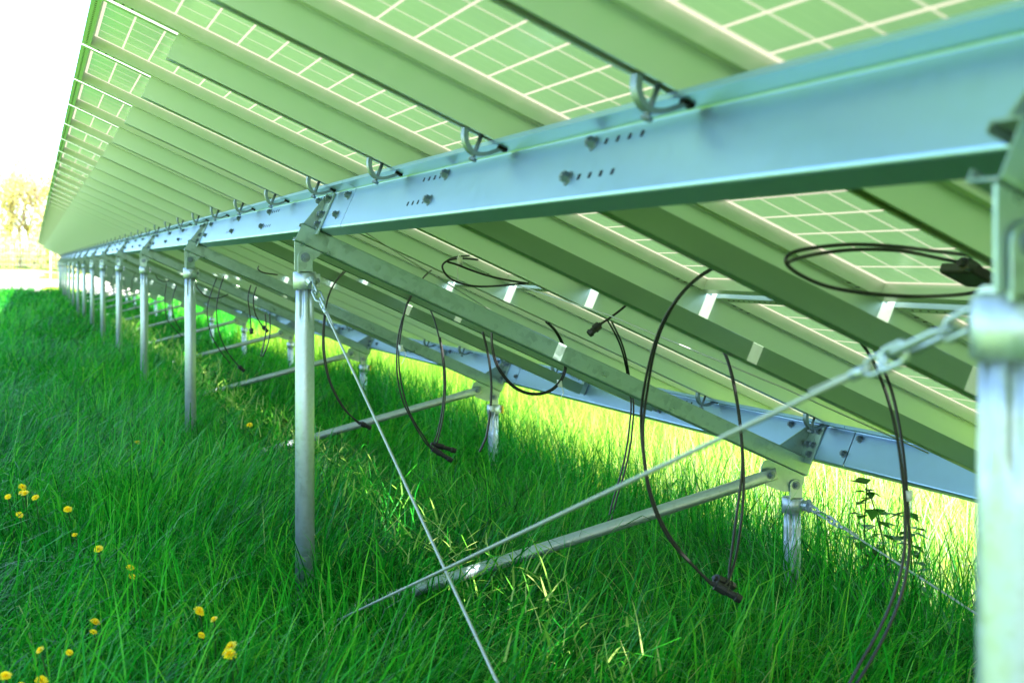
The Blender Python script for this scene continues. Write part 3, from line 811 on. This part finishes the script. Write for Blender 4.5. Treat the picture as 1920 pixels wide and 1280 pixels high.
# ------------------------------------------------------------------ grass
def leaf_mesh(name, V, F, tint, mat):
    me = bpy.data.meshes.new(name)
    V = np.asarray(V, np.float32).reshape(-1, 3)
    loops = np.concatenate([f.ravel() for f in F]).astype(np.int32)
    tot = np.concatenate([np.full(len(f), f.shape[1], np.int32) for f in F])
    st = np.concatenate([[0], np.cumsum(tot)[:-1]]).astype(np.int32)
    me.vertices.add(len(V)); me.vertices.foreach_set('co', V.ravel())
    me.loops.add(len(loops)); me.loops.foreach_set('vertex_index', loops)
    me.polygons.add(len(tot)); me.polygons.foreach_set('loop_start', st); me.polygons.foreach_set('loop_total', tot)
    me.polygons.foreach_set('use_smooth', np.ones(len(tot), bool))
    at = me.attributes.new('tint', 'FLOAT', 'POINT'); at.data.foreach_set('value', np.asarray(tint, np.float32))
    me.update(calc_edges=True); me.materials.append(M[mat])
    o = bpy.data.objects.new(name, me); C.objects.link(o); return o

def turf_np(X, s):
    h = -1.02 - 0.080 * np.clip(np.minimum(X, 6.0) - 0.775, 0, None)
    h = h + 0.022 * np.sin(1.7 * X + 0.9 * s) + 0.018 * np.sin(0.8 * X - 0.55 * s + 1.0)
    return h + np.where(s > 52, 0.050 * (s - 52) * np.minimum(1, np.maximum(0, s - 52) / 10.0), 0)

def blades(X, s, L, width, tilt, bend, az, tint, z0=None, levels=5):
    n = len(X)
    z = (turf_np(X, s) if z0 is None else z0)
    P = np.stack([X, s, z + TA * s + EYE], 1)
    h = np.stack([np.cos(az), np.sin(az), np.zeros(n)], 1)
    w = np.stack([-np.sin(az), np.cos(az), np.zeros(n)], 1)
    tw = RNG.normal(0, 0.5, n)
    w = w * np.cos(tw)[:, None] + h * np.sin(tw)[:, None]
    V = np.zeros((n, 2 * levels - 1, 3), np.float32)
    cur = P.copy(); V[:, 0] = cur - w * (width / 2)[:, None]; V[:, 1] = cur + w * (width / 2)[:, None]
    for i in range(1, levels):
        t = (i - 0.5) / (levels - 1)
        th = tilt + bend * t * t * 1.4
        step = (L / (levels - 1))[:, None]
        cur = cur + step * (h * np.sin(th)[:, None] + np.array([0, 0, 1.0]) * np.cos(th)[:, None])
        if i < levels - 1:
            ww = (width * (1 - 0.75 * (i / (levels - 1)) ** 1.5) / 2)[:, None]
            V[:, 2 * i] = cur - w * ww; V[:, 2 * i + 1] = cur + w * ww
        else: V[:, 2 * i] = cur
    m = 2 * levels - 1
    o = (np.arange(n) * m)[:, None]
    quads = [o + np.array([[2 * i, 2 * i + 1, 2 * i + 3, 2 * i + 2]]) for i in range(levels - 2)]
    tri = o + np.array([[m - 3, m - 2, m - 1]])
    return V.reshape(-1, 3), np.concatenate(quads), tri, np.repeat(tint, m)

def meadow():
    bands = [(2.6, 4.2, 1800, 0.0056), (4.2, 6.5, 3000, 0.0056), (6.5, 10, 2300, 0.0062), (10, 16, 1200, 0.0080), (16, 28, 330, 0.014), (28, 51.5, 110, 0.024)]
    Vs, Q, Tr, Ti, off = [], [], [], [], 0
    for a, b, dens, wd in bands:
        x1 = min(0.80 * b + 0.8, 8.0); x0 = -0.9 - 0.05 * b
        n = int((x1 - x0) * (b - a) * dens)
        X = RNG.uniform(x0, x1, n); s = RNG.uniform(a, b, n)
        keep = (X < 0.80 * s + 0.8) & ((X < 2.85) | (RNG.uniform(0, 1, n) < np.clip(0.40 + 0.06 * (s - 5), 0.40, 0.75)))
        X, s = X[keep], s[keep]; n = len(X)
        patch = 0.5 + 0.5 * np.sin(2.3 * X + 1.1 * s) * np.sin(1.3 * s - 1.9 * X + 0.7)
        fine = 0.5 + 0.5 * np.sin(6.1 * X + 4.3 * s + 1.0) * np.sin(5.2 * s - 4.7 * X)
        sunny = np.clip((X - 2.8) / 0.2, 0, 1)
        L = RNG.uniform(0.14, 0.38, n) * (0.75 + 0.4 * patch + 0.2 * fine) * (1 + 0.2 * sunny)
        L *= np.where(RNG.uniform(0, 1, n) < 0.05, 1.35, 1.0)
        L = np.where((X > 0.9) & (X < 2.3), L * 0.82, L); L = np.where((X >= 2.2) & (X < 2.8), L * 0.75, L)
        width = wd * RNG.uniform(0.6, 1.25, n) * (1 - 0.35 * sunny * (b < 12))
        tilt = np.abs(RNG.normal(0.40, 0.26, n)); bend = np.abs(RNG.normal(1.25, 0.75, n)) * (1 - 0.45 * sunny)
        az = RNG.normal(-0.2, 0.75, n) + 1.5 * np.sin(1.7 * X + 0.9 * s) + 0.9 * np.sin(3.1 * s - 2.6 * X)
        long_ = RNG.uniform(0, 1, n) < 0.05
        L = np.where(long_, RNG.uniform(0.38, 0.55, n), L); width = np.where(long_, width * 1.35, width); bend = np.where(long_, RNG.uniform(1.3, 2.2, n), bend)
        tint = np.clip(RNG.normal(0.38, 0.27, n) + 0.3 * (patch - 0.5) + 0.12 * sunny, 0, 1)  # past the low edge the tint is also lifted for sunlight
        v, q, t, ti = blades(X, s, L, width, tilt, bend, az, tint)
        Vs.append(v); Q.append(q + off); Tr.append(t + off); Ti.append(ti); off += len(v)
    o = leaf_mesh('grass', np.concatenate(Vs), [np.concatenate(Q), np.concatenate(Tr)], np.concatenate(Ti), 'grass')
    tag(o, 'long lush green meadow grass under and beside the panels', 'grass', kind='stuff')
meadow()

def tall_blades():
    # long thin blades still in shade along the low edge, dark against the sunny meadow
    n = 5200
    X = RNG.uniform(2.25, 2.9, n); s = RNG.uniform(2.6, 13, n)
    keep = X < 0.82 * s + 0.8; X, s = X[keep], s[keep]; n = len(X)
    v, q, t, ti = blades(X, s, RNG.uniform(0.30, 0.58, n), 0.0042 * RNG.uniform(0.6, 1.3, n) * np.maximum(1, s / 7), np.abs(RNG.normal(0.28, 0.2, n)), np.abs(RNG.normal(0.7, 0.5, n)), RNG.uniform(-3.14, 3.14, n), RNG.uniform(0, 0.6, n))
    o = leaf_mesh('tall_grass', v, [q, t], ti, 'grass')
    tag(o, 'long thin dark grass blades against the sunny meadow', 'grass', kind='stuff')
tall_blades()

def sun_tinted_blades():  # sunlight put into the pale colour of blades past the shadow edge
    n = 50000
    X = RNG.uniform(2.78, 5.4, n); s = RNG.uniform(2.4, 22, n)
    keep = (X < 0.82 * s + 1.0) & (RNG.uniform(0, 1, n) < np.clip(9 / s, 0.15, 1)); X, s = X[keep], s[keep]; n = len(X)
    L = RNG.uniform(0.25, 0.55, n); width = 0.0045 * RNG.uniform(0.6, 1.4, n) * np.maximum(1, s / 7)
    v, q, t, ti = blades(X, s, L, width, np.abs(RNG.normal(0.15, 0.15, n)), np.abs(RNG.normal(0.5, 0.35, n)), RNG.uniform(-3.14, 3.14, n), RNG.uniform(0, 1, n) * np.clip(1.4 - 0.16 * (s - 3), 0.18, 1))
    o = leaf_mesh('sun_tinted_meadow', v, [q, t], ti, 'sun_tinted_blade')
    tag(o, 'grass beyond the low edge with full sun put into its pale yellow-green', 'grass', kind='stuff')
sun_tinted_blades()

def flecks():
    # pale-coloured blades added as sun flecks along the strip under the panel gap
    n = 3000
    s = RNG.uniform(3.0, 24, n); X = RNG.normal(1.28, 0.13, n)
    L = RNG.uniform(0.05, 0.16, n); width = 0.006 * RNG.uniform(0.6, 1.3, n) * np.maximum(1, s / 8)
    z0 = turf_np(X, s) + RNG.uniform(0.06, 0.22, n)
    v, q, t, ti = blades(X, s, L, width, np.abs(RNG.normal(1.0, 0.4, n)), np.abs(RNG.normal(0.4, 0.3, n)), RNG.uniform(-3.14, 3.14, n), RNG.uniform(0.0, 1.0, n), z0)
    o = leaf_mesh('sun_fleck_blades', v, [q, t], ti, 'seed')
    tag(o, 'pale lodged blades coloured as sun flecks below the gap between panel rows', 'grass', kind='stuff')
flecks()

def straw():
    n = 1800
    s = RNG.uniform(3.0, 14, n); X = RNG.uniform(-0.6, 1, n) + RNG.uniform(0, 0.75, n) * s
    keep = X < 2.8; X, s = X[keep], s[keep]; n = len(X)
    v, q, t, ti = blades(X, s, RNG.uniform(0.12, 0.34, n), 0.004 * RNG.uniform(0.6, 1.5, n), np.abs(RNG.normal(0.5, 0.4, n)), np.abs(RNG.normal(0.8, 0.6, n)), RNG.uniform(-3.14, 3.14, n), RNG.uniform(0.2, 1.0, n))
    o = leaf_mesh('dry_grass', v, [q, t], ti, 'seed')
    tag(o, 'scattered pale dry blades among the green grass', 'grass', kind='stuff')
straw()

# ------------------------------------------------------------------ dandelions
def dandelion(X, s, top, lab, lean):
    z0 = turf(X, s); base = T(X - lean[0], s - lean[1], z0)
    t = thing('dandelion', base, lab, 'dandelion', 'yellow dandelions in the grass')
    hd = Vector(T(X, s, top))
    m = MB(); m.tube(smooth_path([base, (Vector(base) + hd) / 2 + Vector((0.01, 0, 0.02)), hd], 4), 0.0022, 5)
    st = m.build('stem', 'leaf', t)
    rr = random.uniform(0.008, 0.0165); ax = Vector((random.uniform(-0.7, 0.5), random.uniform(-0.9, -0.1), 0.8)).normalized()
    a1 = ax.orthogonal().normalized(); a2 = ax.cross(a1)
    V, F, ti = [], [], []
    for ring_, (n, r0, r1, lift) in enumerate(((20, 0.1, 1.0, 0.05), (16, 0.08, 0.8, 0.28), (12, 0.05, 0.55, 0.5), (8, 0.0, 0.3, 0.62))):
        for i in range(n):
            q = 2 * math.pi * (i + random.random() * 0.6) / n
            d = a1 * math.cos(q) + a2 * math.sin(q); w = a1 * -math.sin(q) + a2 * math.cos(q)
            p0 = hd + d * rr * r0; p1 = hd + d * (rr * r1 * random.uniform(0.85, 1.1)) + ax * (rr * lift)
            k = len(V); ww = rr * 0.16
            V += [tuple(p0 - w * ww * 0.6), tuple(p0 + w * ww * 0.6), tuple(p1 + w * ww), tuple(p1 - w * ww)]
            F.append((k, k + 1, k + 2, k + 3)); ti += [random.random()] * 4
    b = Vector(base)
    me = leaf_mesh('flower_head', [tuple(Vector(v) - b) for v in V], [np.array(F)], ti, 'petal')
    me.parent = t
    return t
LABS = {}
for i, (X, s) in enumerate(FLOWERS):
    if i in (0, 1, 2, 3, 4): lab = 'dandelion in the loose clump of five below the second post'
    elif i in (5, 6): lab = 'one of two close dandelions left of the second post foot'
    elif i in (7, 24): lab = 'one of two orange-yellow dandelions above the bottom left clump'
    elif i in (8, 9, 10, 11, 12): lab = 'dandelion in the bottom left corner clump'
    elif i in (13, 14, 15, 16, 17, 18, 19): lab = 'dandelion in the farther clump at the left picture edge'
    elif i == 20: lab = 'lone small dandelion between the two left clumps'
    elif i == 21: lab = 'half hidden dandelion in grass below the left edge clump'
    elif i == 22: lab = 'single dandelion right of the third post foot'
    else: lab = 'single dandelion left of the third post foot'
    dandelion(X, s, -0.80 + random.uniform(-0.03, 0.02), lab, (random.uniform(-0.03, 0.03), random.uniform(-0.02, 0.03)))

# ------------------------------------------------------------------ broad-leaved weeds
def weed(X, s, hgt, n, lab, name='weed'):
    base = T(X, s, turf(X, s)); t = thing(name, base, lab, 'weed')
    b = Vector(base); V, F, ti = [], [], []; stems = MB()
    for q in range(n):
        top = b + Vector((random.uniform(-0.10, 0.10), random.uniform(-0.08, 0.08), hgt * random.uniform(0.75, 1.0)))
        path = smooth_path([b + Vector((random.uniform(-.02, .02), 0, 0)), (b + top) / 2 + Vector((random.uniform(-.03, .03), random.uniform(-.03, .03), 0)), top], 6)
        stems.tube(path, 0.0025, 5)
        for p in path[4:]:
            for w in range(2):
                a = random.uniform(0, 6.28); L_ = random.uniform(0.045, 0.085)
                d = Vector((math.cos(a), math.sin(a), random.uniform(-0.5, 0.4))).normalized(); sd = d.cross(Vector((0, 0, 1))).normalized() * (L_ * 0.34)
                p = Vector(p); k = len(V)
                V += [tuple(p), tuple(p + d * L_ * 0.45 + sd), tuple(p + d * L_ + Vector((0, 0, -0.012))), tuple(p + d * L_ * 0.45 - sd)]
                F.append((k, k + 1, k + 2, k + 3)); ti += [random.random()] * 4
    stems.build('stem', 'leaf', t)
    me = leaf_mesh('leaves', [tuple(Vector(v) - b) for v in V], [np.array(F)], ti, 'leaf'); me.parent = t
weed(2.62, 4.23, 0.47, 3, 'tall leafy weed silhouetted in front of the sunny grass')
weed(2.66, 4.12, 0.42, 2, 'smaller leafy weed beside the tied cable in sunny grass')
weed(1.32, 8.4, 0.24, 2, 'low broad-leaved weed under the row right of the third post')

# ------------------------------------------------------------------ beyond the row
def fence_span(x0, x1, s, lab):
    t = thing('fence_panel', T(x0, s, turf(x0, s)), lab, 'fence', 'wire mesh fence panels beyond the row')
    m = MB(); z0, z1 = turf(x0, s) + 0.05, turf(x0, s) + 1.85
    for i in range(int((x1 - x0) / 0.1) + 1):
        x = x0 + i * 0.1; m.tube([T(x, s, z0), T(x, s, z1)], 0.005, 4)
    for i in range(10):
        z = z0 + (z1 - z0) * i / 9; m.tube([T(x0, s, z), T(x1, s, z)], 0.005, 4)
    m.build('wire_mesh', 'wire', t)
    p = MB(); p.box(x0 - 0.06, x0 - 0.005, s - 0.03, s + 0.03, turf(x0, s) - 0.2, z1 + 0.05, lambda u, ss, n: T(u, ss, n)); p.build('fence_post', 'galv', t)
for x, lab in ((-6.4, 'third'), (-4.1, 'second'), (-1.8, 'first')):
    fence_span(x, x + 2.29, 57.0, 'wire mesh fence panel beyond the row, %s left of the visible post' % lab)
for x, lab in ((0.63, 'first'), (2.95, 'second'), (5.3, 'third'), (7.6, 'fourth')):
    fence_span(x, x + 2.29, 57.0, 'wire mesh fence panel beyond the row, %s right of the visible post' % lab)

def shrub(X, s, w, h, n, lab, name, cat, twigs=0, group=None, size=0.16):
    b = Vector(T(X, s, turf(X, s))); t = thing(name, tuple(b), lab, cat, group)
    st = MB(); ends = []
    def grow(p, d, L_, r, lev):
        e = p + d * L_; st.tube([p, (p + e) / 2 + Vector((random.uniform(-1, 1), random.uniform(-1, 1), 0)) * L_ * 0.05, e], [r, r * 0.85, r * 0.65], 5)
        ends.append(e); ends.append((p + e) / 2)
        if lev:
            for q in range(3):
                a = random.uniform(0, 6.28); sp = random.uniform(0.3, 0.7)
                grow(e, (d + Vector((math.cos(a) * sp, math.sin(a) * sp, random.uniform(-0.1, 0.35)))).normalized(), L_ * random.uniform(0.6, 0.8), r * 0.6, lev - 1)
    for q in range(max(1, twigs)):
        a = random.uniform(0, 6.28)
        grow(b + Vector((random.uniform(-.25, .25) * w, random.uniform(-.1, .1) * w, 0)), Vector((math.cos(a) * .3, math.sin(a) * .3, 1)).normalized(), h * 0.34, 0.02 * h, 3 if twigs else 4)
    st.build('trunk', 'bark', t)
    V, F, ti = [], [], []
    for i in range(n):
        if name == 'bush' and random.random() < 0.55:
            zz = random.uniform(0.02, 0.8); rr = w * 0.75 * math.sqrt(max(0.0, 1 - (zz - 0.25) ** 2 / 0.4)) * random.random() ** 0.4; aa = random.uniform(0, 6.28)
            c = b + Vector((rr * math.cos(aa), 0.6 * rr * math.sin(aa), zz * h * (0.75 + 0.25 * math.sin(5 * aa + X))))
        else:
            c = random.choice(ends) + Vector((random.gauss(0, .12), random.gauss(0, .12), random.gauss(0, .1))) * w
        a = Vector((random.gauss(0, 1), random.gauss(0, 1), random.gauss(0, 1))).normalized(); e = a.orthogonal().normalized()
        L_ = size * random.uniform(0.5, 1.2); k = len(V)
        V += [tuple(c - b), tuple(c + a * L_ * .5 + e * L_ * .3 - b), tuple(c + a * L_ - b), tuple(c + a * L_ * .5 - e * L_ * .3 - b)]
        F.append((k, k + 1, k + 2, k + 3)); ti += [random.random()] * 4
    o = leaf_mesh('crown', V, [np.array(F)], ti, 'spring'); o.parent = t
for i, x in enumerate((-4.2, -2.2, -0.4, 1.3, 3.0, 5.0)):
    shrub(x, 66 + (i % 3) * 0.8, 2.2, 4.6 + 0.8 * (i % 2), 5200, 'yellow-green bush behind the wire fence, %s from the left' % ordinal(i + 1), 'bush', 'bush', 4, 'bushes behind the fence', 0.16)
for i, (x, h) in enumerate(((-4.6, 5.4), (-2.3, 4.6), (-0.9, 5.2), (0.7, 4.6))):
    shrub(x, 76 + 1.5 * (i % 2), 1.6, h + 1.2, 500, 'sparse spring tree with golden leaves beyond the fence, %s from the left' % ordinal(i + 1), 'tree', 'tree', 1, 'spring trees beyond the fence', 0.14)

for o in SC.objects:
    if '_base' in o: del o['_base']
